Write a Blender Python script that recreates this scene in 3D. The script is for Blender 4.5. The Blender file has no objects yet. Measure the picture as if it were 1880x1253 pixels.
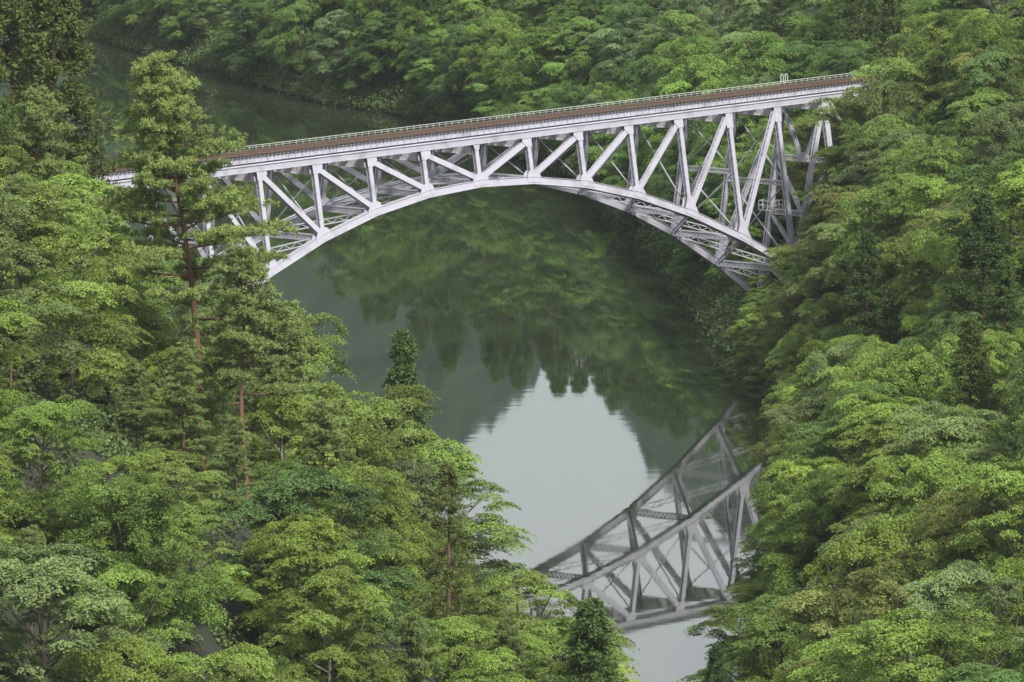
import bpy, math, random
import numpy as np
from mathutils import Matrix, Vector, Quaternion

R = math.radians
rng = np.random.default_rng(7)
random.seed(7)
scene = bpy.context.scene
col = scene.collection

# ------------------------------------------------------------------ camera
CAM_Z = 103.58
PITCH, ROLL, YAW = 0.12599, -0.006514, 0.867898      # YAW: bridge axis against the view
FPX = 14412.95                                       # focal length over a 1880 px wide picture
fw = Vector((0, math.cos(PITCH), -math.sin(PITCH)))
rt = Vector((1, 0, 0)); up = rt.cross(fw)
r2 = math.cos(ROLL) * rt + math.sin(ROLL) * up
u2 = -math.sin(ROLL) * rt + math.cos(ROLL) * up
cd = bpy.data.cameras.new('camera'); cam = bpy.data.objects.new('camera', cd); col.objects.link(cam)
M = Matrix((r2, u2, -fw)).transposed().to_4x4(); M.translation = (0, 0, CAM_Z); cam.matrix_world = M
cd.sensor_width = 36; cd.lens = 36 * FPX / 1880; cd.clip_start = 5; cd.clip_end = 12000
scene.camera = cam

# ------------------------------------------------------------------ light
SUN_EL, SUN_AZ = R(46), R(150)       # azimuth from the view direction, towards the left
w = bpy.data.worlds.new('World'); scene.world = w; w.use_nodes = True
nt = w.node_tree; bg = nt.nodes['Background']
sky = nt.nodes.new('ShaderNodeTexSky'); sky.sky_type = 'NISHITA'; sky.sun_disc = False
sky.sun_elevation = SUN_EL; sky.sun_rotation = SUN_AZ
sky.air_density = 1.0; sky.dust_density = 4.0; sky.ozone_density = 1.0
# a high cloud sheet: pale grey laid over most of the blue
cloud = nt.nodes.new('ShaderNodeRGB'); cloud.outputs[0].default_value = (8.6, 9.1, 9.3, 1)
tc = nt.nodes.new('ShaderNodeTexCoord'); mp = nt.nodes.new('ShaderNodeMapping'); mp.inputs['Scale'].default_value = (3, 3, 7)
nz = nt.nodes.new('ShaderNodeTexNoise'); nz.inputs['Scale'].default_value = 2.0; nz.inputs['Detail'].default_value = 3
cr = nt.nodes.new('ShaderNodeMapRange'); cr.inputs[1].default_value = .3; cr.inputs[2].default_value = .7
cr.inputs[3].default_value = .78; cr.inputs[4].default_value = .95
mx = nt.nodes.new('ShaderNodeMix'); mx.data_type = 'RGBA'
nt.links.new(tc.outputs['Generated'], mp.inputs[0]); nt.links.new(mp.outputs[0], nz.inputs['Vector'])
nt.links.new(nz.outputs['Fac'], cr.inputs[0]); nt.links.new(cr.outputs[0], mx.inputs[0])
nt.links.new(sky.outputs[0], mx.inputs[6]); nt.links.new(cloud.outputs[0], mx.inputs[7])
# the cloud is brightest low over the valley and thins to a duller grey overhead
sp_ = nt.nodes.new('ShaderNodeSeparateXYZ'); nt.links.new(tc.outputs['Generated'], sp_.inputs[0])
g1 = nt.nodes.new('ShaderNodeMapRange'); g1.inputs[1].default_value = 0; g1.inputs[2].default_value = .6; g1.inputs[3].default_value = .82; g1.inputs[4].default_value = .82
nt.links.new(sp_.outputs[2], g1.inputs[0]); vm = nt.nodes.new('ShaderNodeVectorMath'); vm.operation = 'SCALE'
nt.links.new(mx.outputs[2], vm.inputs[0]); nt.links.new(g1.outputs[0], vm.inputs['Scale']); nt.links.new(vm.outputs[0], bg.inputs[0])
bg.inputs[1].default_value = 0.115
sl = bpy.data.lights.new('sun', 'SUN'); sl.energy = 4.5; sl.angle = R(7); sl.color = (1, .96, .88)
so = bpy.data.objects.new('sun', sl); col.objects.link(so)
sd = Vector((math.sin(SUN_AZ) * math.cos(SUN_EL), math.cos(SUN_AZ) * math.cos(SUN_EL), math.sin(SUN_EL)))
so.rotation_euler = sd.to_track_quat('Z', 'Y').to_euler(); so.location = sd * 600
scene.view_settings.view_transform = 'Standard'; scene.view_settings.look = 'None'
scene.view_settings.exposure = 0.48; scene.view_settings.gamma = 1
scene.render.engine = 'CYCLES'
cy = scene.cycles
cy.max_bounces = 6; cy.diffuse_bounces = 3; cy.glossy_bounces = 3; cy.transmission_bounces = 3
cy.volume_bounces = 0; cy.transparent_max_bounces = 8; cy.caustics_reflective = False; cy.caustics_refractive = False
cy.use_denoising = True

# ------------------------------------------------------------------ helpers
def tag(o, label=None, cat=None, group=None, kind=None):
    for k, v in (('label', label), ('category', cat), ('group', group), ('kind', kind)):
        if v: o[k] = v
    return o
def empty(name, loc=(0, 0, 0), rz=0, parent=None):
    o = bpy.data.objects.new(name, None); col.objects.link(o); o.location = loc; o.rotation_euler = (0, 0, rz)
    o.empty_display_size = .5; o.parent = parent
    return o
def obj(name, me, parent=None):
    o = bpy.data.objects.new(name, me); col.objects.link(o); o.parent = parent
    return o
def px(P):
    """world point(s) -> picture coordinates of the photograph (1880 px wide)"""
    P = np.atleast_2d(np.asarray(P, float)) - np.array([0, 0, CAM_Z])
    x, y, z = P @ np.array(r2), P @ np.array(u2), P @ np.array(fw)
    return 940 + FPX * x / z, 626.5 - FPX * y / z
def at(u, v, d):
    """point seen at (u, v) whose ground distance along the view is d"""
    k = r2 * ((u - 940) / FPX) + u2 * ((626.5 - v) / FPX) + fw
    return Vector((0, 0, CAM_Z)) + k * (d / k.y)
class MB:
    def __init__(s): s.v = []; s.f = []
    def poly(s, pts, faces):
        n = len(s.v); s.v += [tuple(p) for p in pts]; s.f += [tuple(i + n for i in f) for f in faces]; return s
    def prism(s, ring, off):
        k = len(ring); off = Vector(off)
        return s.poly([Vector(p) for p in ring] + [Vector(p) + off for p in ring],
                      [tuple(range(k))[::-1], tuple(range(k, 2 * k))] + [(i, (i + 1) % k, k + (i + 1) % k, k + i) for i in range(k)])
    def bar(s, p, q, a, wa, b, wb):
        """box from p to q, wa wide along a, wb wide along b"""
        a = Vector(a) * (wa / 2); b = Vector(b) * (wb / 2); p = Vector(p); q = Vector(q)
        pts = [c + i * a + j * b for c in (p, q) for i, j in ((-1, -1), (1, -1), (1, 1), (-1, 1))]
        return s.poly(pts, [(3, 2, 1, 0), (4, 5, 6, 7), (0, 1, 5, 4), (1, 2, 6, 5), (2, 3, 7, 6), (3, 0, 4, 7)])
    def box(s, x0, x1, y0, y1, z0, z1):
        return s.bar((x0, (y0 + y1) / 2, (z0 + z1) / 2), (x1, (y0 + y1) / 2, (z0 + z1) / 2), (0, 1, 0), y1 - y0, (0, 0, 1), z1 - z0)
    def tube(s, pts, rad, n=7):
        pts = [Vector(p) for p in pts]; rings = []
        for i, p in enumerate(pts):
            d = (pts[min(i + 1, len(pts) - 1)] - pts[max(i - 1, 0)]).normalized()
            a = d.orthogonal().normalized() if abs(d.z) < .9 else Vector((1, 0, 0)).cross(d).normalized()
            if rings and i: a = (prev - d * prev.dot(d)).normalized()
            prev = a; b = d.cross(a)
            rings.append([p + float(rad[i]) * (a * math.cos(t) + b * math.sin(t)) for t in [2 * math.pi * k / n for k in range(n)]])
        m = len(s.v); s.v += [tuple(p) for r_ in rings for p in r_]
        for i in range(len(rings) - 1):
            for k in range(n): s.f.append((m + i * n + k, m + i * n + (k + 1) % n, m + (i + 1) * n + (k + 1) % n, m + (i + 1) * n + k))
        s.f.append(tuple(m + k for k in range(n))[::-1]); s.f.append(tuple(m + (len(rings) - 1) * n + k for k in range(n)))
        return s
    def mesh(s, name, mat, smooth=False):
        me = bpy.data.meshes.new(name); me.from_pydata(s.v, [], s.f); me.materials.append(mat)
        if smooth: me.polygons.foreach_set('use_smooth', [True] * len(me.polygons))
        me.update(); return me
    def build(s, name, mat, parent=None, smooth=False): return obj(name, s.mesh(name, mat, smooth), parent)

def mat(name, colour, rough=.8, noise=None, bump=0, scale=1.0, detail=4, metal=0, spec=.5):
    """principled; noise = second colour mixed in by a noise of the surface's own"""
    m = bpy.data.materials.new(name); m.use_nodes = True; t = m.node_tree; p = t.nodes['Principled BSDF']
    p.inputs['Base Color'].default_value = (*colour, 1); p.inputs['Roughness'].default_value = rough
    p.inputs['Metallic'].default_value = metal; p.inputs['Specular IOR Level'].default_value = spec
    c = t.nodes.new('ShaderNodeTexCoord'); n = t.nodes.new('ShaderNodeTexNoise')
    n.inputs['Scale'].default_value = scale; n.inputs['Detail'].default_value = detail
    t.links.new(c.outputs['Object'], n.inputs['Vector'])
    if noise:
        r_ = t.nodes.new('ShaderNodeValToRGB'); e = r_.color_ramp.elements
        e[0].position = noise[1]; e[0].color = (*colour, 1); e[1].position = noise[2]; e[1].color = (*noise[0], 1)
        t.links.new(n.outputs['Fac'], r_.inputs[0]); t.links.new(r_.outputs[0], p.inputs['Base Color'])
    if bump:
        b = t.nodes.new('ShaderNodeBump'); b.inputs['Strength'].default_value = bump
        t.links.new(n.outputs['Fac'], b.inputs['Height']); t.links.new(b.outputs[0], p.inputs['Normal'])
    return m

def leaf_mat(name, var=.35):
    m = bpy.data.materials.new(name); m.use_nodes = True; t = m.node_tree; t.nodes.clear()
    out = t.nodes.new('ShaderNodeOutputMaterial'); oi = t.nodes.new('ShaderNodeObjectInfo')
    at_ = t.nodes.new('ShaderNodeAttribute'); at_.attribute_name = 'tone'
    sep = t.nodes.new('ShaderNodeSeparateColor'); t.links.new(at_.outputs['Color'], sep.inputs[0])
    hs = t.nodes.new('ShaderNodeHueSaturation'); t.links.new(oi.outputs['Color'], hs.inputs['Color']); hs.inputs['Saturation'].default_value = .95
    mr = t.nodes.new('ShaderNodeMapRange'); mr.inputs[3].default_value = 1 - var; mr.inputs[4].default_value = 1 + var
    t.links.new(sep.outputs[0], mr.inputs[0]); t.links.new(mr.outputs[0], hs.inputs['Value'])
    m2 = t.nodes.new('ShaderNodeMapRange'); m2.inputs[3].default_value = .484; m2.inputs[4].default_value = .512
    t.links.new(sep.outputs[1], m2.inputs[0]); t.links.new(m2.outputs[0], hs.inputs['Hue'])
    d = t.nodes.new('ShaderNodeBsdfPrincipled'); d.inputs['Roughness'].default_value = .6
    d.inputs['Specular IOR Level'].default_value = .12
    tr = t.nodes.new('ShaderNodeBsdfTranslucent'); ms = t.nodes.new('ShaderNodeMixShader'); ms.inputs[0].default_value = .27
    t.links.new(hs.outputs[0], d.inputs['Base Color']); t.links.new(hs.outputs[0], tr.inputs[0])
    t.links.new(d.outputs[0], ms.inputs[1]); t.links.new(tr.outputs[0], ms.inputs[2]); t.links.new(ms.outputs[0], out.inputs[0])
    return m
LEAF = leaf_mat('leaves', .5); NEEDLE = leaf_mat('needles', .3)
BARK = mat('grey bark', (.085, .072, .058), .95, ((.17, .155, .13), .45, .65), .4, 3)
PALEBARK = mat('pale bark', (.28, .265, .235), .9, ((.14, .12, .10), .5, .65), .3, 3)
REDBARK = mat('red pine bark', (.16, .075, .045), .95, ((.12, .065, .045), .42, .62), .5, 4)
CEDARBARK = mat('cedar bark', (.13, .07, .045), .95, ((.07, .045, .035), .42, .62), .4, 4)
PAINT = mat('pale lilac bridge paint', (.41, .405, .475), .55, ((.30, .29, .335), .5, .72), .05, .55, 6)
def streaky(name, base, stain, lo, hi):
    """paint with rust and dirt running down it"""
    m = mat(name, base, .6); t = m.node_tree; p = t.nodes['Principled BSDF']
    c = t.nodes.new('ShaderNodeTexCoord'); q = t.nodes.new('ShaderNodeMapping'); q.inputs['Scale'].default_value = (1.6, 1.6, .25)
    n = t.nodes.new('ShaderNodeTexNoise'); n.inputs['Scale'].default_value = 1.0; n.inputs['Detail'].default_value = 6
    r_ = t.nodes.new('ShaderNodeValToRGB'); e = r_.color_ramp.elements
    e[0].position = lo; e[0].color = (*base, 1); e[1].position = hi; e[1].color = (*stain, 1)
    t.links.new(c.outputs['Object'], q.inputs[0]); t.links.new(q.outputs[0], n.inputs['Vector'])
    t.links.new(n.outputs['Fac'], r_.inputs[0]); t.links.new(r_.outputs[0], p.inputs['Base Color'])
    return m
STAINED = streaky('stained bridge paint', (.55, .54, .57), (.20, .11, .07), .5, .72)
RUST = mat('rusty rail', (.15, .08, .052), .8, ((.09, .055, .04), .4, .65), 0, 4)
WOOD = mat('weathered timber', (.060, .050, .040), .9, ((.035, .030, .027), .4, .65), .3, 5)
CONCRETE = streaky('weathered concrete', (.34, .335, .31), (.14, .13, .11), .42, .7)
WIRE = mat('pale handrail paint', (.42, .44, .41), .6)
ROCK = mat('river rock', (.30, .27, .23), .95, ((.13, .12, .09), .4, .65), .8, .8, 6)

# ------------------------------------------------------------------ the lie of the land
shoreL = [(-400, 300), (-120, 425), (-80, 430), (-40, 440), (-15, 460), (0, 490), (8, 520), (4, 560), (-3, 600), (-9, 640), (-18, 700), (-31, 760),
          (-43, 800), (-62, 900), (-74, 1000), (-95, 1200), (-120, 1400), (-150, 1650), (-400, 1700)]
shoreR = [(300, 330), (60, 400), (22, 430), (14, 480), (16, 560), (19.5, 618), (24.5, 694), (27.5, 762), (25.5, 795), (22.5, 815), (21.1, 845), (18.9, 881),
          (10.8, 975), (.7, 1010), (-10, 1057), (-25, 1080), (-34, 1105), (-42, 1130), (-55, 1165), (-67, 1206), (-84, 1270), (-105, 1420), (-130, 1700), (300, 1750)]
def signed(P, poly):
    """distance to the shore: > 0 on the land"""
    P = np.asarray(P, float); a = np.array(poly); b = np.roll(a, -1, 0)
    dm = np.full(len(P), 1e9); inside = np.zeros(len(P), bool)
    for i in range(len(a)):
        p, q = a[i], b[i]; e = q - p
        t = np.clip(((P - p) @ e) / (e @ e), 0, 1)
        if i < len(a) - 1: dm = np.minimum(dm, np.hypot(*(P - p - t[:, None] * e).T))
        c = (p[1] > P[:, 1]) != (q[1] > P[:, 1])
        with np.errstate(divide='ignore', invalid='ignore'): xx = (q[0] - p[0]) * (P[:, 1] - p[1]) / (q[1] - p[1]) + p[0]
        inside ^= c & (P[:, 0] < xx)
    return np.where(inside, dm, -dm)
ph = rng.uniform(0, 6.28, (12, 3))
def bumps(x, y, s=1.0):
    z = 0
    for i in range(12):
        a = ph[i, 0]; k = (.05 + .035 * i) * s
        z = z + np.sin(k * (x * math.cos(a) + y * math.sin(a)) + ph[i, 1]) / (1 + .6 * i)
    return z
cs, sn = math.cos(YAW), math.sin(YAW)
B0 = np.array([482.4 * 0, 0])
_px, _py = 48 + 539.111, 502.117
BR = Vector((cs * _px - sn * _py, sn * _px + cs * _py, 25.381))      # node 6, underside of the top chord
def bridge_to_world(x, y, z): return Vector((BR.x + cs * (x - 48) - sn * y, BR.y + sn * (x - 48) + cs * y, BR.z + z))
def ground(x, y):
    P = np.stack([np.ravel(x), np.ravel(y)], 1).astype(float)
    sL, sR = signed(P, shoreL), signed(P, shoreR); X, Y = P[:, 0], P[:, 1]
    hL = 62 * (1 - np.exp(-np.maximum(sL, 0) / 55))
    cap = 27 + 1.0 * np.maximum(0, X - 27) + np.interp(X, [-28, -8], [5, 13]) * np.clip((Y - 880) / 60, 0, 1) + .3 * np.clip(Y - 1000, 0, 1) * 0
    cap = np.minimum(cap, 75)
    hR = cap * (1 - np.exp(-np.maximum(sR, 0) / (cap * .85)))
    land = np.maximum(sL, sR)
    h = np.where(sL > 0, hL, hR) + bumps(X, Y) * np.clip(land / 10, 0, 1) * .9
    # a bench cut for the bridge seats on both banks
    for k in (-1, 13):
        c = bridge_to_world(8 * k, 2.6, 0); dd = np.hypot(X - c.x, Y - c.y)
        t = np.clip((dd - 6) / 12, 0, 1); lim = 2.6 + t * t * 60
        h = np.where(land > 0, np.minimum(h, lim), h)
    h = np.where(land > 0, h + .1, np.maximum(-6, land * .8 - .3))
    return h
def gz(x, y): return float(ground([x], [y])[0])

def terrain():
    xs = np.concatenate([[-1500, -1000, -700, -500, -380, -300], np.arange(-250, 251, 3.0), [300, 380, 500, 700, 1000, 1500]])
    ys = np.concatenate([[-400, 0, 200, 260, 300], np.arange(330, 1400, 3.5), np.arange(1400, 1760, 15), [1900, 2200, 2600, 3200]])
    X, Y = np.meshgrid(xs, ys); Z = ground(X, Y).reshape(X.shape)
    n, m = X.shape; v = np.stack([X, Y, Z], 2).reshape(-1, 3)
    i = np.arange(n * m).reshape(n, m); f = np.stack([i[:-1, :-1], i[:-1, 1:], i[1:, 1:], i[1:, :-1]], 2).reshape(-1, 4)
    me = bpy.data.meshes.new('ground'); me.vertices.add(len(v)); me.vertices.foreach_set('co', v.ravel())
    me.loops.add(f.size); me.loops.foreach_set('vertex_index', f.ravel().astype(np.int32))
    me.polygons.add(len(f)); me.polygons.foreach_set('loop_start', np.arange(0, f.size, 4, dtype=np.int32))
    me.polygons.foreach_set('use_smooth', np.ones(len(f), bool)); me.update(); me.validate()
    me.materials.append(mat('forest floor', (.022, .026, .013), 1, ((.05, .038, .025), .5, .75), .6, .35, 6))
    return tag(obj('ground', me), kind='structure')
terrain()

def quads(name, V, matl, tone):
    """V: (n,4,3) leaf corners; tone: (n,2)"""
    n = len(V); me = bpy.data.meshes.new(name)
    me.vertices.add(4 * n); me.vertices.foreach_set('co', V.astype(np.float32).ravel())
    me.loops.add(4 * n); me.loops.foreach_set('vertex_index', np.arange(4 * n, dtype=np.int32))
    me.polygons.add(n); me.polygons.foreach_set('loop_start', np.arange(0, 4 * n, 4, dtype=np.int32))
    me.update(calc_edges=True)
    a = me.color_attributes.new('tone', 'FLOAT_COLOR', 'POINT')
    c = np.ones((n, 4, 4), np.float32); c[:, :, 0] = tone[:, None, 0]; c[:, :, 1] = tone[:, None, 1]
    a.data.foreach_set('color', c.ravel()); me.materials.append(matl)
    return me
def unit(a): return a / np.maximum(np.linalg.norm(a, axis=1, keepdims=True), 1e-9)
def leaves(C, N, L, W, D=None, fold=0):
    """kite-shaped leaves at C facing N, long axis D (random if none)"""
    n = len(C); N = unit(N)
    D = rng.normal(size=(n, 3)) if D is None else D
    D = unit(D - N * np.sum(D * N, 1, keepdims=True)); S = np.cross(N, D)
    L = np.broadcast_to(L, n)[:, None]; W = np.broadcast_to(W, n)[:, None]
    return np.stack([C - D * L * .45, C + S * W * .5 + D * L * .05 - N * fold * W, C + D * L * .55, C - S * W * .5 + D * L * .05 - N * fold * W], 1)

# ------------------------------------------------------------------ crowns
def pads_to_leaves(pads, per, L, W, flat=.6, droop=.25, tonev=.5):
    """pads: rows x,y,z,r,thick,dirx,diry,tone -> a spray of leaves per pad, tiered and drooping at its rim"""
    out, tones, dirs = [], [], []
    for p in pads:
        n = max(8, int(per * p[3] ** 1.6)); r_ = np.sqrt(rng.random(n)) * p[3]; a = rng.random(n) * 6.283
        # ragged rim: a few leafy twigs reach out further
        k = rng.integers(3, 7); r_ = r_ * (1 + .3 * np.sin(k * a + p[0] * 9)) 
        x, y = r_ * np.cos(a), r_ * np.sin(a)
        z = -droop * r_ ** 2 / max(p[3], .3) + (rng.random(n) - .7) * p[4] * (1.2 - r_ / p[3] * .5)
        tilt = p[5] * x + p[6] * y
        out.append(np.stack([p[0] + x, p[1] + y, p[2] + z - .35 * tilt], 1))
        dirs.append(np.stack([p[5] + .5 * x / p[3], p[6] + .5 * y / p[3], np.zeros(n)], 1))
        tones.append(np.stack([np.clip(p[7] + rng.normal(0, .11, n), 0, 1), np.clip(.5 + rng.normal(0, .15, n) + (p[7] - .5) * .4, 0, 1)], 1))
    C = np.concatenate(out); T = np.concatenate(tones); n = len(C)
    N = rng.normal(size=(n, 3)) * (1 - flat) + np.array([0, 0, flat]) + np.concatenate(dirs) * .45
    return leaves(C, N, L * rng.uniform(.7, 1.3, n), W * rng.uniform(.7, 1.3, n), fold=.15), T

def broadleaf(seed, H, Rw, style, bark=BARK, leafL=.158):
    """style 'tier': flat layered sprays; 'round': billowing clumps. Returns (trunk mesh, crown mesh)"""
    global rng
    keep = rng; rng = np.random.default_rng(seed)
    mb = MB(); lean = rng.normal(0, .05, 2)
    tp = [(lean[0] * H * t ** 1.5 + .12 * math.sin(5 * t + seed), lean[1] * H * t ** 1.5 + .12 * math.cos(4 * t + seed), H * t * .86 - .8) for t in np.linspace(0, 1, 8)]
    tr = [max(.03, .018 * H * (1 - .9 * t)) for t in np.linspace(0, 1, 8)]; mb.tube(tp, tr, 8)
    lobes = []
    nl = int(rng.integers(15, 21)); ga = rng.random() * 6.28
    zc = H * .58
    for i in range(nl):
        t = (i + .5) / nl; a = ga + i * 2.399
        zz = H * (.15 + .77 * t); shell = math.sqrt(max(0.05, 1 - ((zz - H * .48) / (H * .52)) ** 2))
        rr = Rw * shell * rng.uniform(.42, .95) * (1.0 if style == 'tier' else .9)
        lr = Rw * rng.uniform(.26, .52) * (1.12 - .35 * t)
        lobes.append((rr * math.cos(a) + lean[0] * zz, rr * math.sin(a) + lean[1] * zz, zz, lr))
        b = Vector(tp[min(6, 1 + int(t * 5.5))]); e = Vector(lobes[-1][:3]); mid = b.lerp(e, .5) + Vector((0, 0, -.25))
        mb.tube([b, mid, e, e + (e - mid) * .35 + Vector((0, 0, .25))], [.008 * H * (1 - .5 * t), .005 * H, .0028 * H, .012], 5)
    lobes.append((lean[0] * H, lean[1] * H, H * .86, Rw * .42))
    pads = []
    for lx, ly, lz, lr in lobes:
        tone = np.clip(.5 + rng.normal(0, .2), 0, 1); sq = .62 if style == 'tier' else .85
        for j in range(int(11 * (lr / 1.6) ** 1.5) + 5):
            u = rng.uniform(-.45, 1); a = rng.random() * 6.283; q = math.sqrt(max(0, 1 - u * u)) * rng.uniform(.75, 1.05)
            r_ = lr * rng.uniform(.26, .46)
            if style == 'tier':
                u = round(u * 3) / 3 + rng.normal(0, .05)
                pads.append((lx + lr * q * math.cos(a), ly + lr * q * math.sin(a), lz + lr * sq * u, r_ * 1.2, .22, math.cos(a) * .6, math.sin(a) * .6, np.clip(tone + rng.normal(0, .15), 0, 1)))
            else:
                pads.append((lx + lr * q * math.cos(a), ly + lr * q * math.sin(a), lz + lr * sq * u, r_, .5, math.cos(a) * .9 * q, math.sin(a) * .9 * q, np.clip(tone + rng.normal(0, .15), 0, 1)))
        if rng.random() < .3:                # a twig tip past the outline
            a = rng.random() * 6.28
            pads.append((lx + lr * 1.25 * math.cos(a), ly + lr * 1.25 * math.sin(a), lz + .1 * lr, lr * .25, .2, math.cos(a), math.sin(a), tone))
    V, T = pads_to_leaves(pads, 330 if style == 'tier' else 380, leafL, leafL * .62, (.68 if style == 'tier' else .55), .28 if style == 'tier' else .5)
    rng = keep
    return mb.mesh('trunk', bark, True), quads('crown', V, LEAF, T)

def cedar(seed, H, Rw, sparse=1.0):
    global rng
    keep = rng; rng = np.random.default_rng(seed); mb = MB()
    mb.tube([(0, 0, -.8), (.05, 0, H * .3), (0, .06, H * .7), (0, 0, H * .98)], [.016 * H, .012 * H, .006 * H, .01], 7)
    Vs, Ts = [], []
    n = int(H * 15 * sparse)
    for i in range(n):
        t = rng.random() ** .8; z = H * (.06 + .93 * t); a = rng.random() * 6.283
        rr = Rw * (1 - t) ** .75 * (1 + .12 * math.sin(3 * a + seed) + .15 * math.sin(z * 1.7 + seed)) * rng.uniform(.75, 1.08) + .12
        if i % 3 == 0: mb.tube([(0, 0, z), (rr * .55 * math.cos(a), rr * .55 * math.sin(a), z - .1 * rr), (rr * math.cos(a), rr * math.sin(a), z - .12 * rr)], [.035, .025, .01], 4)
        tone = np.clip(rng.normal(.5, .22), 0, 1)
        for s in (.55, .8, 1.0):                  # a row of upturned tufts along the bough
            m = 34; c = np.array([rr * s * math.cos(a), rr * s * math.sin(a), z - .16 * rr * s + .12 * s])
            D = rng.normal(0, .8, (m, 3)) + np.array([math.cos(a) * .7, math.sin(a) * .7, .8]); D = unit(D)
            sz = .3 + .22 * (1 - t)
            C = c + D * sz * rng.uniform(.3, 1.2, (m, 1)) + rng.normal(0, .07, (m, 3))
            Vs.append(leaves(C, rng.normal(size=(m, 3)), .26, .10, D)); Ts.append(np.stack([np.clip(tone + rng.normal(0, .15, m), 0, 1), np.full(m, .5)], 1))
    rng = keep
    return mb.mesh('trunk', CEDARBARK, True), quads('crown', np.concatenate(Vs), NEEDLE, np.concatenate(Ts))

def needle_pad(c, r_, tone, Vs, Ts, dens=1.0):
    k = max(4, int(24 * r_ * r_ * dens))
    for j in range(k):
        a = rng.random() * 6.283; q = r_ * math.sqrt(rng.random())
        b = np.array([c[0] + q * math.cos(a), c[1] + q * math.sin(a), c[2] + rng.normal(0, .10) - .12 * q * q / max(r_, .3)]); m = 26
        D = unit(rng.normal(0, .75, (m, 3)) + np.array([math.cos(a) * .45, math.sin(a) * .45, .55]))
        C = b + D * .2 * rng.uniform(.3, 1.3, (m, 1))
        tt = np.clip(tone + rng.normal(0, .16), 0, 1)
        Vs.append(leaves(C, rng.normal(size=(m, 3)), .34, .07, D)); Ts.append(np.stack([np.clip(tt + rng.normal(0, .1, m), 0, 1), np.full(m, .5)], 1))
def pine(seed, H, Rw, lean=(0, 0), low=.35, top=.5, boughs=26, dens=1.0):
    """red pine: bare rust-coloured stem, long bare boughs carrying flat pads of needles, bushier top"""
    global rng
    keep = rng; rng = np.random.default_rng(seed); mb = MB(); Vs, Ts = [], []
    ts = np.linspace(0, 1, 12)
    P = [Vector((lean[0] * t ** 1.6 + .22 * math.sin(6 * t + seed), lean[1] * t ** 1.6 + .2 * math.cos(5 * t + seed), H * t - (.8 if t == 0 else 0))) for t in ts]
    mb.tube(P, [(.0105 * H) * (1 - .93 * t) + .02 for t in ts], 9)
    def on(t):
        k = min(10, int(t * 11)); return P[k].lerp(P[k + 1], t * 11 - k)
    for i in range(boughs):
        t = low + (1 - low) * ((i + rng.random() * .8) / boughs) ** .66; a = i * 2.399 + rng.normal(0, .35); b = on(min(t, .985))
        s = (t - low) / (1 - low)
        ln = Rw * (1 - s ** 1.3 * .80) * rng.uniform(.6, 1.12) * (.8 if s < .12 else 1)
        rise = (.05 + .32 * s) * ln
        p1 = b + Vector((math.cos(a) * ln * .45, math.sin(a) * ln * .45, rise * .2)); p2 = b + Vector((math.cos(a + .12) * ln, math.sin(a + .12) * ln, rise))
        mb.tube([b, p1, p2], [.0045 * H * (1 - .6 * s), .003 * H * (1 - .5 * s), .02], 5)
        tone = float(np.clip(rng.normal(.5, .18), 0, 1))
        m = max(3, int(ln * (2.0 + 1.8 * s)))
        for j in range(m):
            f0 = .38 - .26 * s; f = f0 + (1.03 - f0) * (j + rng.random()) / m; sd_ = rng.normal(0, .3) * ln * f * .8
            c = b.lerp(p2, f) + Vector((-math.sin(a) * sd_, math.cos(a) * sd_, rng.uniform(-.1, .38) + .35 * s * rng.normal()))
            needle_pad(c, rng.uniform(.45, .92) * (1 - .2 * s), tone, Vs, Ts, dens)
            if rng.random() < .5: mb.tube([b.lerp(p2, f * .8), c], [.025, .012], 4)
    needle_pad(P[-1], .5, .6, Vs, Ts, dens)
    rng = keep
    return mb.mesh('trunk', REDBARK, True), quads('crown', np.concatenate(Vs), NEEDLE, np.concatenate(Ts))

TIER = [broadleaf(100 + i, 13, 4.7, 'tier') for i in range(6)]
ROUND = [broadleaf(200 + i, 13, 4.6, 'round') for i in range(5)]
PALE = [broadleaf(230 + i, 13, 4.6, 'tier', PALEBARK) for i in range(2)]
CEDAR = [cedar(300 + i, 16, 3.0) for i in range(4)]
CEDAR.append(cedar(310, 18, 3.3, .7))
LOWPINE = [pine(430 + i, 20, 5.0, (rng.normal(0, 1), rng.normal(0, 1)), .10, boughs=34) for i in range(2)]
PINE = [pine(400 + i, 20, 4.6, (rng.normal(0, 1), rng.normal(0, 1)), .42) for i in range(4)]

TREES = []      # every tree: dict with object, crown object, kind, position
def plant(kind, proto, H0, loc, H, colour, rz=None, wide=1.0, **kw):
    s = H / H0
    name = {'tier': 'maple_tree', 'round': 'oak_tree', 'pale': 'beech_tree', 'cedar': 'cedar_tree', 'pine': 'pine_tree'}[kind]
    t = empty(name, loc, rng.random() * 6.283 if rz is None else rz); t.scale = (s * wide, s * wide, s)
    a = obj('trunk', proto[0], t); b = obj('crown', proto[1], t); b.color = (*colour, 1)
    TREES.append(dict(o=t, kind=kind, H=H, x=loc[0], y=loc[1], z=loc[2], c=colour, **kw)); return t

# leaf colours
GREENS = {
    'mid green': (.130, .205, .040), 'deep green': (.080, .142, .036), 'grey green': (.140, .195, .070),
    'yellow green': (.168, .236, .042), 'bright green': (.160, .245, .044), 'olive green': (.145, .170, .042), 'lime': (.205, .268, .046)}
def pick(names, ws):
    n = names[int(rng.choice(len(names), p=np.array(ws) / sum(ws)))]; c = np.array(GREENS[n]) * rng.uniform(.88, 1.12)
    return n, tuple(c * (1, 1, rng.uniform(.75, 1.0)))

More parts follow.
